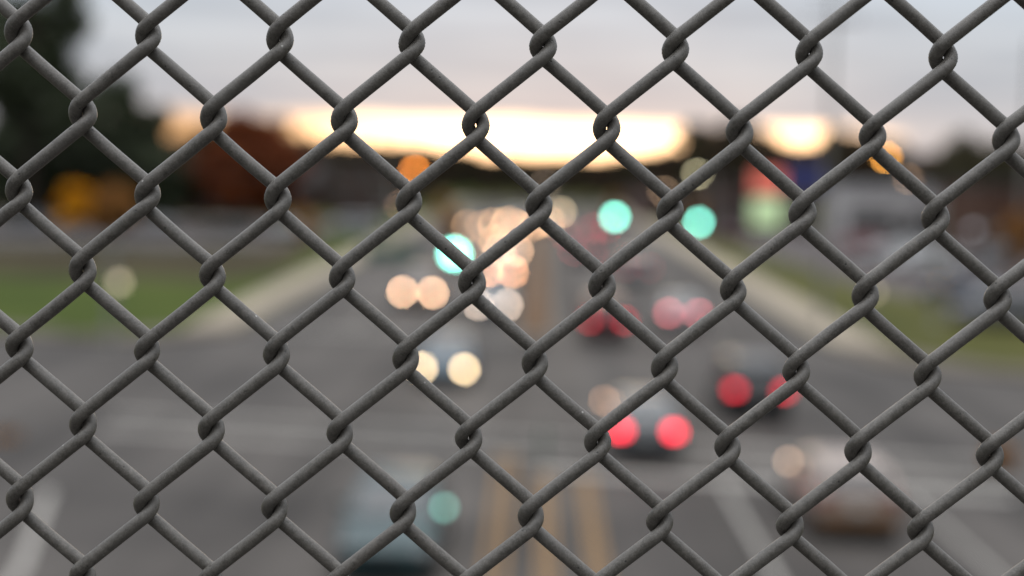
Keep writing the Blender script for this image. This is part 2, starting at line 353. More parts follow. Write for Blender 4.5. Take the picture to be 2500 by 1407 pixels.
# ------------------------------------------------------------------ cars
def loft(bm, rings, mi=0, caps=True):
    R = [[bm.verts.new(p) for p in r] for r in rings]; n = len(R[0])
    for A, B in zip(R, R[1:]):
        for k in range(n): bm.faces.new((A[k], A[(k+1) % n], B[(k+1) % n], B[k])).material_index = mi
    if caps:
        bm.faces.new(R[0]).material_index = mi; bm.faces.new(R[-1]).material_index = mi
KIND = {  # stations (y, halfwidth, zbottom, zshoulder), cabin (rear base, front base, rear roof, front roof, roof z, base w, roof w)
 'sedan': ([(-2.32, .70, .40, .86), (-2.24, .83, .30, .98), (-1.7, .89, .22, 1.02), (-.8, .91, .2, .99), (.4, .91, .2, .96), (1.2, .90, .2, .92), (1.85, .86, .24, .82), (2.2, .78, .3, .72), (2.32, .62, .36, .62)],
           (-1.85, 1.15, -1.05, .25, 1.43, .83, .62), 1.38),
 'hatch': ([(-2.05, .72, .40, .95), (-1.98, .85, .30, 1.05), (-1.5, .89, .22, 1.04), (-.6, .9, .2, 1.0), (.5, .9, .2, .98), (1.1, .89, .2, .94), (1.65, .85, .24, .84), (1.98, .76, .3, .74), (2.08, .6, .36, .64)],
           (-1.98, 1.1, -1.6, .2, 1.50, .84, .64), 1.25),
 'suv': ([(-2.28, .76, .48, 1.05), (-2.2, .9, .36, 1.12), (-1.6, .95, .28, 1.12), (-.6, .96, .26, 1.1), (.5, .96, .26, 1.08), (1.2, .95, .26, 1.05), (1.8, .92, .3, .97), (2.16, .84, .36, .88), (2.28, .68, .42, .78)],
         (-2.18, 1.05, -1.9, .3, 1.74, .88, .70), 1.4),
 'van': ([(-2.5, .8, .46, 1.12), (-2.42, .94, .34, 1.18), (-1.6, .98, .28, 1.18), (-.6, .98, .26, 1.16), (.8, .98, .26, 1.12), (1.6, .96, .26, 1.05), (2.1, .92, .3, .95), (2.4, .82, .36, .85), (2.5, .66, .42, .74)],
         (-2.42, 1.75, -2.25, .95, 1.85, .92, .76), 1.55),
}
_car = {}
def paint(c):
    m = mat('car_paint_%02d%02d%02d' % tuple(int(v*99) for v in c), c, .28, .25, .05, 1.0, spec=.6); return m
def car_meshes(kind, col):
    if (kind, col) in _car: return _car[(kind, col)]
    st, (rb, fb, rr, fr, rz, bw, rw), wy = KIND[kind]
    D = {}
    bm = bmesh.new(); rings = []
    for y, hw, zb, zs in st:
        half = [(0, zb), (hw*.84, zb), (hw*.97, zb+.10), (hw, zb+(zs-zb)*.5), (hw*.985, zs-.14), (hw*.9, zs-.02), (hw*.55, zs+.015)]
        ring = [(x, y, z) for x, z in half] + [(0, y, zs+.02)] + [(-x, y, z) for x, z in reversed(half[1:])]
        rings.append(ring)
    loft(bm, rings)
    zb0 = st[3][3]-.03
    def cab(y0, y1, hw, z, ch): return [(-hw+ch, y0, z), (hw-ch, y0, z), (hw, y0+ch, z), (hw, y1-ch*1.4, z), (hw-ch*1.2, y1, z), (-hw+ch*1.2, y1, z), (-hw, y1-ch*1.4, z), (-hw, y0+ch, z)]
    loft(bm, [cab(rb, fb, bw, zb0, .08), cab(rr-.03, fr+.06, rw+.03, rz-.07, .07), cab(rr+.08, fr-.1, rw-.05, rz-.012, .07), cab(rr+.4, fr-.4, rw-.25, rz, .07)])
    for sx in (-1, 1):                                   # dark wheel arches set into the body side
        for y in (-wy, wy):
            bmesh.ops.create_cone(bm, cap_ends=True, segments=18, radius1=.385, radius2=.385, depth=.12, matrix=Matrix.Translation((sx*(st[3][1]-.052), y, .345)) @ Matrix.Rotation(rad(90), 4, 'Y'))
            for v in bm.verts[-36:] if False else []: pass
    me = mesh('car_body', bm, [paint(col), black], 'auto')
    for p in me.polygons:                                # the arch discs take the black slot
        c = p.center
        if abs(abs(c.x)-(st[3][1]-.052)) < .075 and (Vector((abs(c.y)-wy, c.z-.345)).length < .38) and c.z < .75 and (len(p.vertices) == 18 or abs(p.normal.x) < .3): p.material_index = 1
    D['body'] = me
    bm = bmesh.new(); box(bm, -st[3][1]*.86, st[3][1]*.86, st[1][0]+.06, st[-2][0]-.1, .09, st[3][2]+.06, bev=.03); D['underbody_shade'] = mesh('underbody_shade', bm, black, 'auto')  # black box added below the body to deepen the shade under the car
    lo, hi = cab(rb, fb, bw, zb0, .08), cab(rr-.03, fr+.06, rw+.03, rz-.07, .07)
    def pane(a, b, c, d, u0, u1, v0, v1, push):
        a, b, c, d = map(Vector, (a, b, c, d)); n = (b-a).cross(d-a).normalized()
        ctr = (a+b+c+d)/4
        if n.dot(ctr-Vector((0, (rb+fb)/2, .9))) < 0: n = -n
        f = lambda u, v: (a*(1-u)+b*u)*(1-v) + (d*(1-u)+c*u)*v
        bm = bmesh.new(); q = [f(u0, v0), f(u1, v0), f(u1, v1), f(u0, v1)]
        A = [bm.verts.new(p + n*push) for p in q]; B = [bm.verts.new(p - n*.01) for p in q]
        bm.faces.new(A); bm.faces.new(B[::-1])
        for k in range(4): bm.faces.new((A[k], A[(k+1) % 4], B[(k+1) % 4], B[k]))
        return mesh('pane', bm, glass())
    D['rear_window'] = pane(lo[0], lo[1], hi[1], hi[0], .05, .95, .16, .93, .008)
    D['windscreen'] = pane(lo[5], lo[4], hi[4], hi[5], .04, .96, .08, .95, .008)
    for nme, i, j in (('r', 2, 3), ('l', 7, 6)):
        D['side_'+nme+'1'] = pane(lo[i], lo[j], hi[j], hi[i], .10, .47, .2, .9, .008)
        D['side_'+nme+'2'] = pane(lo[i], lo[j], hi[j], hi[i], .50, .88, .2, .9, .008)
    bm = bmesh.new(); bmesh.ops.create_cone(bm, cap_ends=True, segments=20, radius1=.33, radius2=.33, depth=.21, matrix=Matrix.Rotation(rad(90), 4, 'Y'))
    bmesh.ops.bevel(bm, geom=[e for e in bm.edges if abs(e.verts[0].co.x-e.verts[1].co.x) < .01 and len(e.link_faces) == 2], offset=.03, segments=2, affect='EDGES')
    D['wheel'] = _car.setdefault('wheel', mesh('wheel', bm, rubber, 'auto'))
    if 'rim' not in _car:
        bm = bmesh.new(); bmesh.ops.create_cone(bm, cap_ends=True, segments=16, radius1=.06, radius2=.05, depth=.23, matrix=Matrix.Rotation(rad(90), 4, 'Y'))
        for k in range(5):
            a = k*1.2566; box(bm, -.112, .112, -.025, .025, .04, .21)
            bmesh.ops.rotate(bm, verts=bm.verts[-8:], cent=(0, 0, 0), matrix=Matrix.Rotation(a, 3, 'X'))
        _car['rim'] = mesh('rim', bm, alloy, 'auto')
    D['rim'] = _car['rim']
    ye, yf = st[0][0], st[-1][0]; zs = st[1][3]; zf = st[-2][3]
    bm = bmesh.new(); box(bm, -.78, .78, ye-.05, ye+.1, st[0][2]-.02, st[0][2]+.16, bev=.03); D['rear_bumper'] = mesh('rear_bumper', bm, mat('tan_bumper', (.26, .13, .05), .45, 0, .05, 2) if col == TAN else paint(col), 'auto')
    bm = bmesh.new(); box(bm, -.7, .7, yf-.14, yf+.05, st[-1][2]-.08, st[-1][2]+.1, bev=.03); D['front_bumper'] = mesh('front_bumper', bm, paint(col), 'auto')
    bm = bmesh.new(); box(bm, -.32, .32, yf-.05, yf+.03, zf-.22, zf-.09, bev=.01)
    D['grille'] = mesh('grille', bm, black, 'auto')
    bm = bmesh.new(); box(bm, -.16, .16, ye-.062, ye-.02, .60 if kind != 'sedan' else .62, .76, bev=.004); D['licence_plate'] = mesh('licence_plate', bm, mat('plate', (.5, .52, .5), .5), 'auto')
    bm = bmesh.new(); box(bm, -.1, .1, -.05, .05, -.06, .07, bev=.025); D['mirror'] = mesh('mirror', bm, paint(col), 'auto')
    bm = bmesh.new(); box(bm, -.15, .15, -.045, .045, -.085, .085, bev=.03); D['tl'] = bm
    _car[(kind, col)] = D; D['geo'] = (ye, yf, zs, zf, wy, st, bw, zb0); return D
def lamp_mesh(w_, h_, m, r=.03):
    bm = bmesh.new()
    box(bm, -w_/2, w_/2, -.04, .04, -h_/2, h_/2, bev=min(r, h_*.3)); return mesh('lamp', bm, m, 'auto')
def round_lens(r, m):
    bm = bmesh.new(); bmesh.ops.create_uvsphere(bm, u_segments=20, v_segments=10, radius=r, matrix=Matrix.Diagonal((1, .35, 1, 1))); return mesh('lens', bm, m, True)
WARM = (1, .56, .28); PINK = (1, .60, .36); CREAM = (1, .74, .42)
def car(label, kind, col, x, y, away=True, cat=None, head=None, tail=None, rz=None, group=None, hc=WARM, hs=.24, d=None, tc_=(1, .03, .06), glint=None):
    """y is the end of the car that faces the bridge"""
    D = car_meshes(kind, col); ye, yf, zs, zf, wy, st, bw, zb0 = D['geo']
    if rz is None:
        rz = 0 if away else math.pi; cyy = y - ye if away else y + yf
    else: cyy = y
    t = thing('car' if kind != 'van' else 'van', label, cat or {'sedan': 'car', 'hatch': 'car', 'suv': 'car', 'van': 'van'}[kind], (x, cyy, .02), rz, group)
    for n in ('body', 'underbody_shade', 'rear_window', 'windscreen', 'rear_bumper', 'front_bumper', 'grille', 'licence_plate'): obj(n, D[n], t)
    for n in ('side_r1', 'side_r2', 'side_l1', 'side_l2'): obj('side_window', D[n], t)
    for sx in (-1, 1):
        for yy in (-wy, wy):
            wl = obj('wheel', D['wheel'], t, (sx*(st[3][1]-.10), yy, .325)); obj('rim', D['rim'], wl)
        obj('mirror', D['mirror'], t, (sx*(bw+.13), .75, zb0+.1))
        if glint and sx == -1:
            g = obj('mirror_glint', round_lens(.06, emit('glint_glow', glint[0], power(glint[1], .0113*.8, y))), t, (sx*(bw+.11), .69 if away else .82, zb0+.1)); g['label'] = 'small glowing lens added as a glint on the mirror'  # glowing lens added on the mirror in place of a reflected glint
        dist = d or y
        hm = emit('lit_headlight', hc, power(head, hs*hs*.8, dist)) if head else mat('headlight_glass', (.5, .5, .5), .1, .2)
        tm = emit('lit_taillight', tc_, power(tail, .26*.17, dist)) if tail else mat('taillight_red', (.25, .02, .02), .2)
        h = obj('headlight', round_lens(hs/2, hm) if head else lamp_mesh(.3, .15, hm), t, (sx*max(.63, st[-2][1]*.87), yf-.06, zf-.10))
        if head: h['label'] = 'lit headlight'
        l = obj('taillight', lamp_mesh(.28, .18, tm), t, (sx*max(.64, st[0][1]*.93), ye+.03, zs-.17))
        if tail: l['label'] = 'glowing red taillight'
    return t
CH = (.035, .037, .04); SIL = (.42, .43, .44); BLU = (.10, .15, .19); TEAL = (.02, .055, .062); TAN = (.44, .35, .30); WHT = (.72, .72, .72)
REDC = (.22, .02, .025); DKR = (.10, .02, .025); NAVY = (.02, .03, .06); GRY = (.2, .2, .21); BRN = (.10, .07, .055); PALEB = (.22, .28, .33)
# driving away from the bridge
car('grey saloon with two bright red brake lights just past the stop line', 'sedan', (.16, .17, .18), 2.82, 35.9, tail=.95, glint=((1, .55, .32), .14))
car('black car with dull red taillights in the outer lane, right of the brightly braking saloon', 'suv', CH, 6.5, 42.2, tail=.33)
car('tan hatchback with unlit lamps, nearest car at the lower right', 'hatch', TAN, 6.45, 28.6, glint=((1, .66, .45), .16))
car('dark red car with two dim taillights beside the tip of the brown median', 'suv', DKR, 2.95, 60.6, tail=.16)
car('silver car with washed out pink taillights in the outer lane under the green signals', 'sedan', SIL, 6.6, 65.6, tail=.26, tc_=(1, .2, .24))
car('pale silver van driving away far up the outer lane past the signals', 'van', SIL, 6.3, 92, tail=.02)
car('grey car with faint pink lights ahead of the silver van', 'suv', GRY, 3.4, 110, tail=.05, tc_=(1, .12, .16))
car('small dark car far off with a pair of weak red lights', 'sedan', CH, 3.2, 138, tail=.05, tc_=(1, .12, .16))
car('maroon car farthest up the street in the lanes going away', 'suv', DKR, 6.4, 152, tail=.08, tc_=(1, .12, .16))
# coming towards the bridge
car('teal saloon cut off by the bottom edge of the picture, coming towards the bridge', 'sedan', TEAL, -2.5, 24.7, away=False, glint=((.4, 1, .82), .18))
car('blue grey car with two cream headlights crossing the junction', 'sedan', BLU, -2.95, 47.2, away=False, head=1.1, hc=CREAM, hs=.22)
car('brown car with two touching peach headlights in the outer oncoming lane', 'suv', BRN, -5.9, 73.0, away=False, head=1.0, hc=PINK, hs=.26)
car('pale blue car with whitish headlights beside the median kerb', 'sedan', PALEB, -2.05, 69.4, away=False, head=.55, hc=(1, .78, .62), hs=.26)
car('silver car with orange tinted headlights behind the pale blue one', 'suv', SIL, -2.2, 88.4, away=False, head=.8, hc=(1, .47, .24), hs=.3)
OG = 'oncoming cars queued far up the street'
onc = [(-2.2, 113, .58, PINK, 'grey saloon with orange headlights heading the far queue beside the median', GRY), (-5.2, 104, .16, WARM, 'dark car with faint headlights in the outer lane of the far queue', CH),
       (-3.1, 127, .4, WARM, 'black car in the far queue behind the grey saloon', CH), (-6.0, 118, .22, WARM, 'silver car with dim headlights in the outer lane of the far queue', SIL),
       (-4.3, 163, .28, (1, .55, .28), 'dark blue car with deep orange headlights at the left of the far pack', NAVY), (-2.6, 166, .34, WARM, 'white car with the whitest headlights in the middle of the far pack', WHT),
       (-1.3, 158, .28, WARM, 'red car with headlights close to the end of the median', REDC), (-6.6, 152, .2, WARM, 'brown car with weak lights left of the far pack', BRN),
       (.6, 172, .3, WARM, 'grey car waiting in the turning lane at the far end of the median', GRY), (2.0, 196, .14, WARM, 'farthest pale car with faint headlights beyond the median', SIL)]
for x, y, I, c, lb, cl_ in onc: car(lb, random.choice(['sedan', 'suv', 'hatch']), cl_, x, y, away=False, head=I, hc=c, hs=.36, group=OG)
# parked on the right hand lot
PG = 'cars parked on the lot right of the street'
pk = [(2095, 612, 'hatch', REDC, 'bright red parked hatchback on the right hand lot', 1.4), (2255, 668, 'van', WHT, 'white parked van in front of the navy car on the right hand lot', 1.5), (2345, 738, 'sedan', NAVY, 'navy blue parked saloon nearest the right hand verge', 1.5),
      (1775, 588, 'sedan', DKR, 'maroon parked saloon at the street side of the right hand lot', 1.3), (2060, 560, 'van', WHT, 'white parked van in front of the white shop', 1.6), (2180, 575, 'suv', SIL, 'silver parked car right of the white van at the shop', 1.7),
      (2210, 622, 'sedan', SIL, 'silver parked saloon behind the white van', 1.5), (2420, 655, 'suv', GRY, 'grey parked car under the orange tree', 1.4), (1900, 566, 'suv', CH, 'black parked car below the red and green sign', 1.5),
      (2300, 590, 'sedan', SIL, 'silver parked saloon close to the brick building', 1.5), (2450, 800, 'van', GRY, 'grey parked van at the right edge of the picture', 1.5), (2150, 640, 'sedan', SIL, 'silver parked saloon right of the red hatchback', 1.55)]
for px, py, kd, cl_, lb, rz in pk:
    p = at(px, py); car(lb, kd, cl_, p.x, p.y, rz=rz, group=PG)
LG = 'cars parked on the lot left of the street'
for px, py, kd, cl_, lb in [(60, 570, 'suv', GRY, 'grey parked car left of the yellow trees'), (380, 572, 'sedan', GRY, 'grey parked saloon right of the yellow trees'), (860, 575, 'van', SIL, 'silver parked van at the street end of the left hand lot'),
                           (560, 574, 'sedan', CH, 'black parked saloon in front of the red maple'), (690, 580, 'sedan', SIL, 'silver parked saloon in front of the orange tree')]:
    p = at(px, py); car(lb, kd, cl_, p.x, p.y, rz=1.5, group=LG)

# ------------------------------------------------------------------ signals, poles, lamps
def signal_head(label, x, y, z, I=1.0, lit='green', gcol=(.24, 1, .80)):
    """z is the centre of the green lens; the head faces the bridge"""
    t = thing('traffic_signal', label, 'traffic light', (x, y, z), 0)
    bm = bmesh.new(); box(bm, -.17, .17, 0, .2, -.17, .92, bev=.02); obj('housing', mesh('housing', bm, sig_yellow, 'auto'), t)
    for k, (nm, c) in enumerate((('green', (.02, .12, .08)), ('amber', (.2, .1, .01)), ('red', (.16, .01, .01)))):
        zz = .355*k
        m = emit('lit_green_lens', gcol, power(I, .0707, y)) if nm == lit else mat('lens_'+nm, c, .25)
        bm = bmesh.new(); bmesh.ops.create_uvsphere(bm, u_segments=24, v_segments=12, radius=.15, matrix=Matrix.Translation((0, 0, zz)) @ Matrix.Diagonal((1, .3, 1, 1)))
        l = obj('lens', mesh('lens', bm, m, True), t, (0, -.005, 0)); l['label'] = ('lit ' if nm == lit else 'unlit ')+nm+' lens'
        bm = bmesh.new(); n = 14; A, B = [], []
        for q in range(n+1):
            a = rad(-20 + 220*q/n)
            A.append(bm.verts.new((.158*math.cos(a), .0, zz+.158*math.sin(a)))); B.append(bm.verts.new((.162*math.cos(a), -.22+.05*(1-math.sin(a)), zz+.162*math.sin(a))))
        for q in range(n): bm.faces.new((A[q], A[q+1], B[q+1], B[q]))
        o = obj('visor', mesh('visor', bm, sig_yellow, True), t); s = o.modifiers.new('s', 'SOLIDIFY'); s.thickness = .004
    bm = bmesh.new(); tube(bm, [(0, .1, .92), (0, .1, 1.25)], .02, 8); obj('hanger', mesh('hanger', bm, steel, 'auto'), t)
    return t
def pole(name, label, cat, p, h, r0, r1, m, group=None):
    t = thing(name, label, cat, (p[0], p[1], .0), 0, group)
    bm = bmesh.new(); tube(bm, [(0, 0, 0), (0, 0, h*.5), (0, 0, h)], [r0, (r0+r1)/2, r1], 14); obj('shaft', mesh('shaft', bm, m, 'auto'), t)
    bm = bmesh.new(); tube(bm, [(0, 0, 0), (0, 0, .18), (0, 0, .22)], [r0*1.7, r0*1.7, r0*1.1], 14); obj('base', mesh('base', bm, m, 'auto'), t)
    return t
pl = at(270, 858); pr = at(2003, 800); pr2 = at(2283, 800)
pole('signal_pole', 'pale signal pole on the far left corner by the lawn', 'pole', pl, 4.4, .13, .11, pale_steel)
utp = pole('utility_pole', 'tall utility pole rising into the sky right of the green lights', 'pole', pr, 16.5, .14, .10, mat('weathered_pole', (.3, .29, .27), .85, 0, .15, 6))
for z in (15.6, 14.3):
    bm = bmesh.new(); box(bm, -1.2, 1.2, -.06, .06, z-.06, z+.06); obj('crossarm', mesh('crossarm', bm, wood), utp)
    for sx in (-1.05, -.5, .5, 1.05):
        bm = bmesh.new(); tube(bm, [(sx, 0, z+.06), (sx, 0, z+.2)], [.04, .03], 8); obj('insulator', mesh('insulator', bm, black, 'auto'), utp)
al = at(-120, 860); pole('signal_pole', 'steel strain pole beside the left end of the crossing street', 'pole', al, 9.4, .17, .12, pale_steel)
pole('signal_pole', 'pale pole standing in the right hand verge in front of the parked cars', 'pole', pr2, 6.2, .16, .12, pale_steel)
uq = at(2492, 640); pole('utility_pole', 'tall grey pole at the right edge of the picture', 'pole', uq, 19, .24, .15, mat('weathered_pole', (.3, .29, .27)))
def cable(label, a, b, sag, r=.012, group=None):
    bm = bmesh.new(); a, b = Vector(a), Vector(b)
    tube(bm, [a.lerp(b, i/24) + Vector((0, 0, -sag*4*(i/24)*(1-i/24))) for i in range(25)], r, 6)
    o = obj('cable', mesh('cable', bm, black, True)); tag(o, label, 'cable', group)
def on_wire(a, b, x): k = (x-a[0])/(b[0]-a[0]); return a[1]+(b[1]-a[1])*k
A_, B_ = (al.x, al.y, 8.6), (pr.x, pr.y, 8.4)
y1 = on_wire(A_, B_, 3.1); g1 = atd(1501, 530, y1); y2 = on_wire(A_, B_, 6.6); g2 = atd(1706, 543, y2)
signal_head('left green traffic light of the pair hanging over the lanes going away', g1.x, g1.y, g1.z, .95)
signal_head('right green traffic light of the pair hanging over the lanes going away', g2.x, g2.y, g2.z, .82)
cable('black span wire carrying the pair of green traffic lights', A_, B_, 1.1)
g3 = atd(1110, 620, 33.5)
signal_head('nearest and brightest green traffic light, left of the median', g3.x, g3.y, g3.z, 3.6)
pole('signal_pole', 'steel pole at the near left corner holding the near span wire', 'pole', (-14.2, 34.0), 9, .17, .12, pale_steel)
pole('signal_pole', 'steel pole at the near right corner holding the near span wire', 'pole', (15.2, 32.9), 9, .17, .12, pale_steel)
cable('black span wire carrying the nearest green traffic light', (-14.2, 34.0, 7.6), (15.2, 32.9, 7.6), .9)
# street name sign hung beside the nearest light
q = atd(955, 618, 34.0)
ns = thing('street_name_sign', 'dark green street name sign hung left of the nearest green light', 'sign', (q.x, q.y, q.z), 0)
bm = bmesh.new(); box(bm, -.62, .62, -.012, .012, -.17, .17, bev=.01); obj('panel', mesh('panel', bm, dgreen), ns)
bm = bmesh.new()
for sx in (-.4, .4): tube(bm, [(sx, 0, .17), (sx, 0, 1.55)], .01, 6)
obj('hanger', mesh('hanger', bm, steel), ns)
# pedestrian signals
def ped(label, px, py, y, own=False, I=.16):
    p = atd(px, py, y)
    t = thing('pedestrian_signal', label, 'pedestrian signal', (p.x, p.y, p.z), 0)
    bm = bmesh.new(); box(bm, -.22, .22, .0, .2, -.22, .22, bev=.02); obj('housing', mesh('housing', bm, black, 'auto'), t)
    bm = bmesh.new(); box(bm, -.15, .15, -.03, .0, -.15, .15, bev=.01); obj('lens', mesh('lens', bm, emit('pedestrian_lamp', (1, .86, .58), power(I, .09, y)), 'auto'), t)
    if own: pole('signal_pole', 'short pale post under the pedestrian signal on the right hand verge', 'pole', (p.x, p.y+.3), p.z+.3, .06, .05, pale_steel)
ped('pedestrian signal with a dim cream light on the far left pole', 292, 690, pl.y-.45)
ped('pedestrian signal with a faint yellow light on the right hand verge', 2132, 714, 62, True, .07)
def street_lamp(label, px, py, y, I, col, h=None, rz=0, sz=.5, group='street lamps'):
    p = atd(px, py, y); t = thing('street_lamp', label, 'street lamp', (p.x, p.y, 0), rz, group)
    arm = 1.6; z = p.z
    t.location = (p.x + arm*math.cos(rz), p.y + arm*math.sin(rz), 0)
    bm = bmesh.new(); tube(bm, [(0, 0, 0), (0, 0, z-.6), (-.1, 0, z-.1), (-.6, 0, z+.12), (-arm+.2, 0, z+.1)], [.11, .07, .055, .045, .04], 10); obj('pole', mesh('lamp_pole', bm, steel, 'auto'), t)
    bm = bmesh.new(); box(bm, -arm-.35, -arm+.35, -.16, .16, z+.03, z+.2, bev=.04); obj('lamp_head', mesh('lamp_head', bm, steel, 'auto'), t)
    bm = bmesh.new(); bmesh.ops.create_uvsphere(bm, u_segments=18, v_segments=10, radius=sz/2, matrix=Matrix.Translation((-arm, 0, z)) @ Matrix.Diagonal((1, .8, .55, 1)))
    obj('lamp_globe', mesh('lamp_globe', bm, emit('lamp_glow', col, power(I, .785*sz*sz*.6, y)), True), t)
street_lamp('lit orange street lamp left of the sunset glow', 1013, 417, 112, .95, (1, .30, .045), rz=math.pi, sz=.6)
street_lamp('lit amber street lamp over the right hand lot', 2163, 384, 125, .9, (1, .42, .07), sz=.6)
street_lamp('faint warm lamp just right of the amber one', 2217, 436, 150, .13, (1, .6, .35), sz=.6)
street_lamp('pale yellow lamp right of the median end, over the lots', 1702, 425, 150, .26, (1, .9, .55), sz=.7)
street_lamp('faint lamp left of the pale yellow one', 1620, 468, 160, .16, (1, .65, .4), sz=.7)
street_lamp('faint pinkish lamp above the left green light', 1330, 452, 180, .08, (1, .75, .55), sz=.7)
street_lamp('faint peach lamp low behind the oncoming queue', 978, 502, 120, .12, (1, .6, .4), rz=math.pi, sz=.5)
street_lamp('pale lamp above the right end of the oncoming queue', 1370, 517, 130, .3, (1, .8, .5), sz=.6)
street_lamp('faint lamp at the far right in front of the brick building', 2375, 560, 100, .04, (.9, .9, 1), sz=.6)

# delineator post on the near median nose
dl = at(1325, 1135); t = thing('marker_post', 'dark green marker post standing on the yellow centre lines', 'post', (dl.x, dl.y, .02))
bm = bmesh.new(); tube(bm, [(0, 0, 0), (0, 0, .95)], .05, 10); obj('post', mesh('marker', bm, dgreen, 'auto'), t)
bm = bmesh.new(); tube(bm, [(0, 0, 0), (0, 0, .05)], .14, 12); obj('base', mesh('marker_base', bm, black, 'auto'), t)

# guard rail along the left lot
gr = thing('guard_rail', 'galvanised guard rail along the front of the left hand lot', 'guard rail', (-80, 112.6, 0), 0)
bm = bmesh.new(); prof = [(0, .45), (-.05, .5), (-.05, .55), (.02, .6), (-.05, .65), (-.05, .7), (0, .75)]
v0 = [bm.verts.new((0, a, z)) for a, z in prof]; v1 = [bm.verts.new((58, a, z)) for a, z in prof]
for i in range(6): bm.faces.new((v0[i], v0[i+1], v1[i+1], v1[i]))
o = obj('rail', mesh('rail', bm, steel), gr); s = o.modifiers.new('s', 'SOLIDIFY'); s.thickness = .006
pm = None
for k in range(30):
    if pm is None:
        bm = bmesh.new(); box(bm, -.05, .05, .01, .13, 0, .78); pm = mesh('rail_post', bm, steel)
    obj('post', pm, gr, (.5+k*1.96, 0, 0))

# lit pylon sign on the right
def panel_sign(name, label, px, y, panels, h_pole, m_pole=steel):
    p = atd(px, 500, y); t = thing(name, label, 'sign', (p.x, p.y, 0), 0)
    bm = bmesh.new()
    for sx in (-.6, .6): box(bm, sx-.09, sx+.09, .1, .28, 0, h_pole)
    obj('post', mesh('sign_post', bm, m_pole), t)
    for (pn, w_, py0, py1, m, lb) in panels:
        z1 = atd(px, py0, y).z; z0 = atd(px, py1, y).z
        bm = bmesh.new(); box(bm, -w_/2, w_/2, -.15, .09, z0, z1, bev=.03); o = obj('panel', mesh('panel', bm, m, 'auto'), t); o['label'] = lb
    return t
panel_sign('pylon_sign', 'tall roadside sign with a lit red panel over a lit pale green panel', 1872, 112, [
    ('p', 2.3, 418, 472, emit('red_sign_light', (1, .22, .16), .5), 'lit red panel'), ('p', 2.3, 486, 552, emit('green_sign_light', (.68, .9, .52), .52), 'lit pale green panel')], 5.2)
panel_sign('board_sign', 'dark blue sign board right of the red and green sign', 1962, 118, [('p', 3.2, 405, 470, mat('blue_sign', (.04, .05, .22), .5), 'dark blue board')], 6.0)

# ------------------------------------------------------------------ buildings
def building(label, x0, x1, y0, y1, h, wall, rows, cols, win=(1.6, 1.4), roof='flat', trim=None, door=True, rz=0, group=None, lit=None):
    cx, cyy = (x0+x1)/2, (y0+y1)/2; t = thing('building', label, 'building', (cx, cyy, 0), rz, group); W, Dp = (x1-x0)/2, (y1-y0)/2
    bm = bmesh.new(); box(bm, -W, W, -Dp, Dp, 0, h); obj('wall', mesh('wall', bm, wall), t)
    rm = mat('roof_dark', (.07, .065, .065), .9, 0, .15, .6)
    if roof == 'flat':
        bm = bmesh.new(); box(bm, -W-.15, W+.15, -Dp-.15, Dp+.15, h+.002, h+.35); obj('roof', mesh('roof', bm, trim or rm), t)
    else:
        bm = bmesh.new(); a = [bm.verts.new(p) for p in ((-W-.4, -Dp-.5, h), (W+.4, -Dp-.5, h), (W+.4, Dp+.5, h), (-W-.4, Dp+.5, h), (-W-.4, 0, h+roof), (W+.4, 0, h+roof))]
        for f in ((0, 1, 5, 4), (2, 3, 4, 5), (0, 4, 3), (1, 2, 5), (0, 3, 2, 1)): bm.faces.new([a[i] for i in f])
        obj('roof', mesh('roof', bm, rm), t)
    bmw = bmesh.new(); box(bmw, -win[0]/2, win[0]/2, -.04, .03, 0, win[1]); wf = mesh('window_frame', bmw, mat('frame_white', (.5, .5, .48), .6))
    bmp = bmesh.new(); box(bmp, -win[0]/2+.08, win[0]/2-.08, -.055, -.042, .08, win[1]-.08); wp = mesh('pane', bmp, lit or glass('window_glass', (.05, .055, .06)))
    for r in range(rows):
        for c in range(cols):
            x = -W + (c+.5)*2*W/cols; z = 1.0 + r*3.0
            if door and r == 0 and c == cols//2:
                bm = bmesh.new(); box(bm, -.55, .55, -.05, .03, 0, 2.15); obj('door', mesh('door', bm, mat('door_dark', (.06, .05, .05), .6)), t, (x, -Dp, 0)); continue
            o = obj('window', wf, t, (x, -Dp, z)); obj('pane', wp, o)
    return t
brick = mat('brown_brick', (.13, .075, .055), .9, 0, .2, 3, .3); cream = mat('white_render', (.62, .60, .60), .85, 0, .1, .8); grey = mat('grey_render', (.3, .3, .3), .85, 0, .12, .8)
building('long low brown brick building behind the left hand lot', -78, -33, 176, 190, 4.6, mat('dark_brick', (.075, .05, .043), .9, 0, .2, 2), 1, 12)
building('dark house with a pitched roof behind the red maple', -42, -30, 196, 206, 4.2, mat('plum_siding', (.10, .065, .055), .9, 0, .15, 2), 1, 4, roof=2.6)
building('white single storey shop at the back of the right hand lot', 33.5, 45, 160, 176, 5.6, cream, 1, 7, (2.0, 2.2), trim=mat('grey_trim', (.3, .3, .32), .7))
building('brown brick building at the right end of the lot', 42, 66, 140, 156, 6.2, brick, 1, 6)
building('dark brown shop behind the red and green sign', 21, 32, 172, 186, 5.6, mat('plum_siding', (.10, .065, .055)), 1, 4, (1.8, 2.0))
building('small dark brown building left of the street beyond the lot', -27, -19, 190, 200, 3.6, mat('plum_siding', (.10, .065, .055)), 1, 3)
building('pinkish shop straight behind the left green light', 13, 22, 205, 216, 4.2, mat('pink_brick', (.22, .14, .13), .9, 0, .15, 2), 1, 4)
building('dull brown warehouse beyond the far end of the lots on the left', -60, -25, 235, 255, 6.5, mat('plum_siding', (.10, .065, .055)), 2, 10, roof='flat')

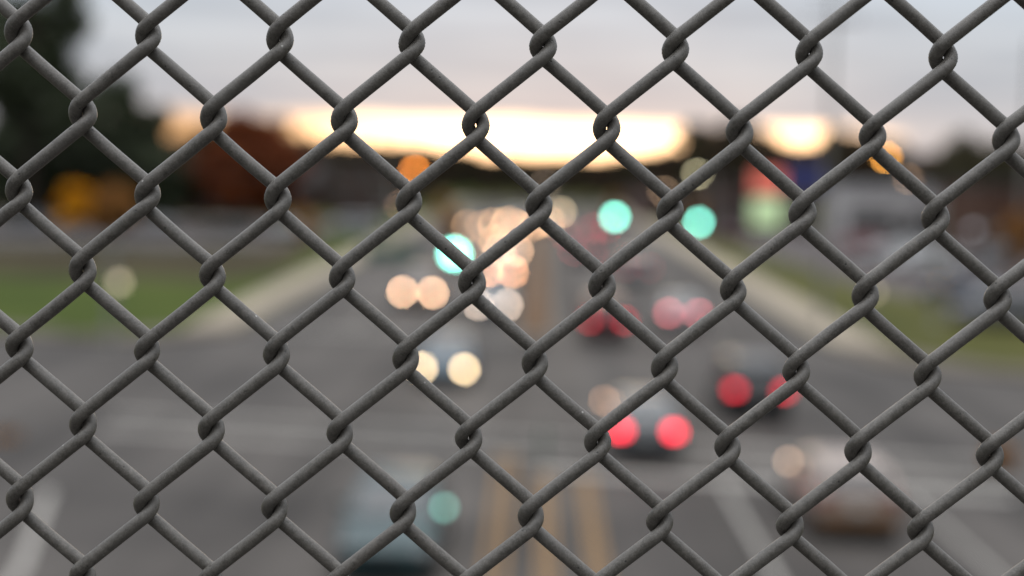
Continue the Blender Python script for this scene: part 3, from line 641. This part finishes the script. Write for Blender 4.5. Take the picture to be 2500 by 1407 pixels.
# ------------------------------------------------------------------ trees
def leafmat(n, c, c2): return mat(n, c, .9, 0, .3, .9, col2=c2, spec=.15)
LM = {'ever': leafmat('evergreen_needles', (.07, .09, .055), (.14, .17, .10)), 'red': leafmat('red_leaves', (.27, .068, .026), (.42, .13, .05)),
      'brown': leafmat('brown_leaves', (.10, .072, .05), (.17, .12, .078)), 'orange': leafmat('orange_leaves', (.7, .28, .06), (.85, .38, .1)),
      'yellow': leafmat('yellow_leaves', (1.3, .58, .02), (1.35, .7, .05)), 'dim': leafmat('dull_leaves', (.085, .078, .045), (.14, .125, .07)), 'amber': leafmat('amber_leaves', (.5, .23, .07), (.62, .31, .10))}
bark = mat('bark', (.055, .042, .034), .95, 0, .25, 5, .5)
def crown_mesh(kind, shape, n, leaf, seed, W, H, z0, clumps=26):
    rnd = random.Random(seed); vs, fs = [], []; cl = []
    for _ in range(clumps):
        while True:
            p = Vector((rnd.uniform(-1, 1), rnd.uniform(-1, 1), rnd.uniform(-1, 1)))
            if p.length < 1: break
        if shape == 'cone':
            k = (1-(p.z+1)/2)**.8*.95+.08; cl.append((Vector((p.x*W*k, p.y*W*k, z0+(p.z+1)/2*H)), W*.30*(k+.25)))
        else: cl.append((Vector((p.x*W*.8, p.y*W*.8, z0+H*.5+p.z*H*.42)), W*rnd.uniform(.22, .4)))
    for i in range(n):
        c, r = cl[rnd.randrange(len(cl))]
        d = Vector((rnd.gauss(0, 1), rnd.gauss(0, 1), rnd.gauss(0, .75))).normalized()*r*rnd.random()**.45
        p = c+d; u = Vector((rnd.gauss(0, 1), rnd.gauss(0, 1), rnd.gauss(0, .7))).normalized(); v = u.cross(Vector((rnd.gauss(0, 1), rnd.gauss(0, 1), rnd.gauss(0, 1)))).normalized()
        s = leaf*rnd.uniform(.6, 1.35); b = len(vs); vs += [p-u*s, p+v*s*.55, p+u*s, p-v*s*.55]; fs.append((b, b+1, b+2, b+3))
    me = bpy.data.meshes.new('crown'); me.from_pydata(vs, [], fs); me.materials.append(LM[kind]); return me
def trunk_mesh(H, r, spread, seed):
    rnd = random.Random(seed); bm = bmesh.new()
    tube(bm, [(0, 0, 0), (.05*r, 0, H*.3), (.2*r, .1*r, H*.6), (0, 0, H*.88)], [r*1.25, r, r*.6, r*.18], 9)
    for k in range(9):
        a = rnd.uniform(0, 6.28); z = H*rnd.uniform(.28, .7); l = spread*rnd.uniform(.5, .85); q = Vector((math.cos(a), math.sin(a), 0))
        tube(bm, [Vector((0, 0, z)), Vector((0, 0, z))+q*l*.5+Vector((0, 0, l*.3)), Vector((0, 0, z))+q*l+Vector((0, 0, l*.75))], [r*.42, r*.25, r*.07], 6)
    return mesh('trunk', bm, bark, 'auto')
_T = {}
def tree(name, label, kind, shape, x, y, H, W, z0=.18, n=9000, leaf=.28, seed=0, group=None, rz=None, clumps=26, cat='tree'):
    key = (kind, shape, seed, n, leaf)
    if key not in _T: _T[key] = (crown_mesh(kind, shape, n, leaf, seed, W, H*(1-z0), H*z0, clumps), trunk_mesh(H, max(.12, H*.018), W, seed), H, W)
    cm, tm, h0, w0 = _T[key]
    t = thing(name, label, cat, (x, y, 0), rz if rz is not None else random.uniform(0, 6.28), group)
    t.scale = (W/w0, W/w0, H/h0); obj('crown', cm, t); obj('trunk', tm, t); return t
def tr_at(name, label, kind, shape, px, y, top, wpx, **k):
    p = atd(px, top, y); tree(name, label, kind, shape, p.x, p.y, p.z, wpx/3600*y/2, **k)
tr_at('evergreen_tree', 'towering dark evergreen at the top left, sky showing through its upper boughs', 'ever', 'round', 70, 140, -160, 400, z0=.22, n=8500, leaf=.45, seed=1, clumps=26)
tr_at('evergreen_tree', 'dense dark evergreen right of the towering one', 'ever', 'round', 290, 150, 175, 290, z0=.04, n=15000, leaf=.42, seed=2, clumps=44)
tr_at('evergreen_tree', 'broad dark evergreen at the left edge behind the lot', 'ever', 'round', 60, 156, 250, 330, z0=.03, n=12000, leaf=.42, seed=3, clumps=44)
tr_at('evergreen_tree', 'small dark evergreen in the gap before the red maple', 'ever', 'round', 395, 150, 375, 150, z0=.03, n=7000, leaf=.36, seed=12, clumps=30)
tr_at('maple_tree', 'big rust red maple left of the sunset glow', 'red', 'round', 585, 150, 262, 200, z0=.06, n=15000, leaf=.36, seed=4, clumps=48)
tr_at('maple_tree', 'rust red maple crowding the right side of the big one', 'red', 'round', 665, 156, 274, 170, z0=.06, n=12000, leaf=.34, seed=24, clumps=44)
tr_at('maple_tree', 'lower rust red maple left of the big one', 'red', 'round', 500, 158, 345, 170, z0=.1, n=8000, leaf=.3, seed=14, clumps=30)
tr_at('autumn_tree', 'small bright yellow tree on the left hand lot', 'yellow', 'round', 178, 116, 436, 90, z0=.1, n=8000, leaf=.2, seed=5, clumps=30)
tr_at('autumn_tree', 'small amber tree right of the bright yellow one', 'amber', 'round', 278, 117, 440, 130, z0=.12, n=8000, leaf=.2, seed=6, clumps=30)
tr_at('autumn_tree', 'small orange tree below the red maple', 'orange', 'round', 745, 125, 510, 45, z0=.15, n=3500, leaf=.13, seed=7, clumps=18)
tr_at('autumn_tree', 'slim orange tree behind the nearest green light', 'amber', 'round', 1085, 150, 470, 60, z0=.12, n=3500, leaf=.15, seed=8, clumps=18)
tr_at('autumn_tree', 'orange brown tree at the right edge of the picture', 'amber', 'round', 2490, 105, 490, 90, z0=.1, n=4500, leaf=.16, seed=9, clumps=22)
tr_at('tree', 'dark tree at the right edge rising over the brick building', 'dim', 'round', 2400, 185, 320, 260, z0=.05, n=12000, leaf=.4, seed=10, clumps=44)
tr_at('tree', 'brown tree behind the brick building, left of the dark one', 'brown', 'round', 2260, 195, 398, 150, z0=.05, n=8000, leaf=.36, seed=11, clumps=36)
tr_at('tree', 'dark tree at the far right behind the grey pole', 'dim', 'round', 2520, 180, 340, 180, z0=.05, n=8000, leaf=.36, seed=20, clumps=36)
for px, y, top, wp, kd in ((790, 205, 432, 95, 'brown'), (870, 214, 440, 90, 'brown'), (945, 208, 436, 90, 'dim'), (1025, 222, 446, 80, 'brown'), (1560, 215, 448, 85, 'brown'), (1640, 205, 436, 95, 'brown'), (1710, 212, 430, 85, 'dim'), (1900, 214, 425, 80, 'brown'), (2310, 200, 418, 110, 'brown')):
    tr_at('tree', {'brown': 'low brown tree standing in front of the far treeline', 'dim': 'low olive tree standing in front of the far treeline'}[kd], kd, 'round', px, y, top, wp, z0=.02, n=6000, leaf=.3, seed=50 if kd == 'brown' else 51, clumps=34, group='low trees in front of the far treeline')
# treeline under the sunset: profile of tops (px, top)
prof = [(-80, 330), (20, 330), (120, 330), (210, 330), (300, 322), (355, 318), (500, 300), (560, 290), (640, 290), (700, 300), (765, 330), (820, 334), (880, 338), (940, 334), (1000, 334), (1060, 342), (1120, 355), (1180, 362), (1240, 368),
        (1300, 382), (1345, 392), (1400, 384), (1460, 374), (1520, 366), (1580, 358), (1640, 335), (1690, 292), (1740, 282), (1790, 280), (1836, 288), (1885, 330), (1935, 346), (1985, 340), (2035, 300), (2060, 306), (2110, 310), (2160, 335), (2230, 350), (2320, 350), (2400, 350), (2480, 340), (2570, 340)]
seeds = {'brown': 30, 'dim': 31}
for i, (px, top) in enumerate(prof):
    for r in range(2):
        k = 'brown' if (i*3+r*5) % 5 < 3 else 'dim'
        tr_at('tree', 'brown leafless looking tree in the far treeline under the glow' if k == 'brown' else 'dull olive tree in the far treeline under the glow', k, 'round', px+r*28, 285+r*55+(i*37) % 30, top+4*r, 92+(i*13) % 25,
              z0=.02, n=5000, leaf=.42, seed=seeds[k]+(i % 2)*2, clumps=34, group='trees of the far treeline')
# low far woods closing the horizon
bm = bmesh.new(); rnd = random.Random(3)
vs, fs = [], []
for i in range(34000):
    x = rnd.uniform(-420, 420); y = rnd.uniform(400, 470); z = rnd.random()**.7*(8.4 + 3.0*min(1, max(0, abs(x-12)-12)/45) + 1.3*math.sin(x*.05)+1.0*math.sin(x*.13+1))
    u = Vector((rnd.gauss(0, 1), rnd.gauss(0, .5), rnd.gauss(0, 1))).normalized(); v = u.cross(Vector((rnd.gauss(0, .3), 1, rnd.gauss(0, .3)))).normalized(); s = rnd.uniform(.7, 1.6)
    p = Vector((x, y, z)); b = len(vs); vs += [p-u*s, p+v*s*.7, p+u*s, p-v*s*.7]; fs.append((b, b+1, b+2, b+3))
bm.free(); me = bpy.data.meshes.new('far_woods'); me.from_pydata(vs, [], fs); me.materials.append(LM['brown'])
fw = obj('far_woods', me); tag(fw, 'brown woods closing the horizon at the end of the street', 'woods', kind='stuff')
# leaf litter shrubs on near corners
tr_at('shrub', 'low brown shrub on the near left corner', 'amber', 'round', 20, 37, 1075, 100, z0=.05, n=2500, leaf=.05, seed=40, clumps=20, cat='shrub')
tr_at('shrub', 'low brown shrub on the near right corner', 'amber', 'round', 2440, 36.5, 1085, 90, z0=.05, n=2500, leaf=.05, seed=41, clumps=20, cat='shrub')
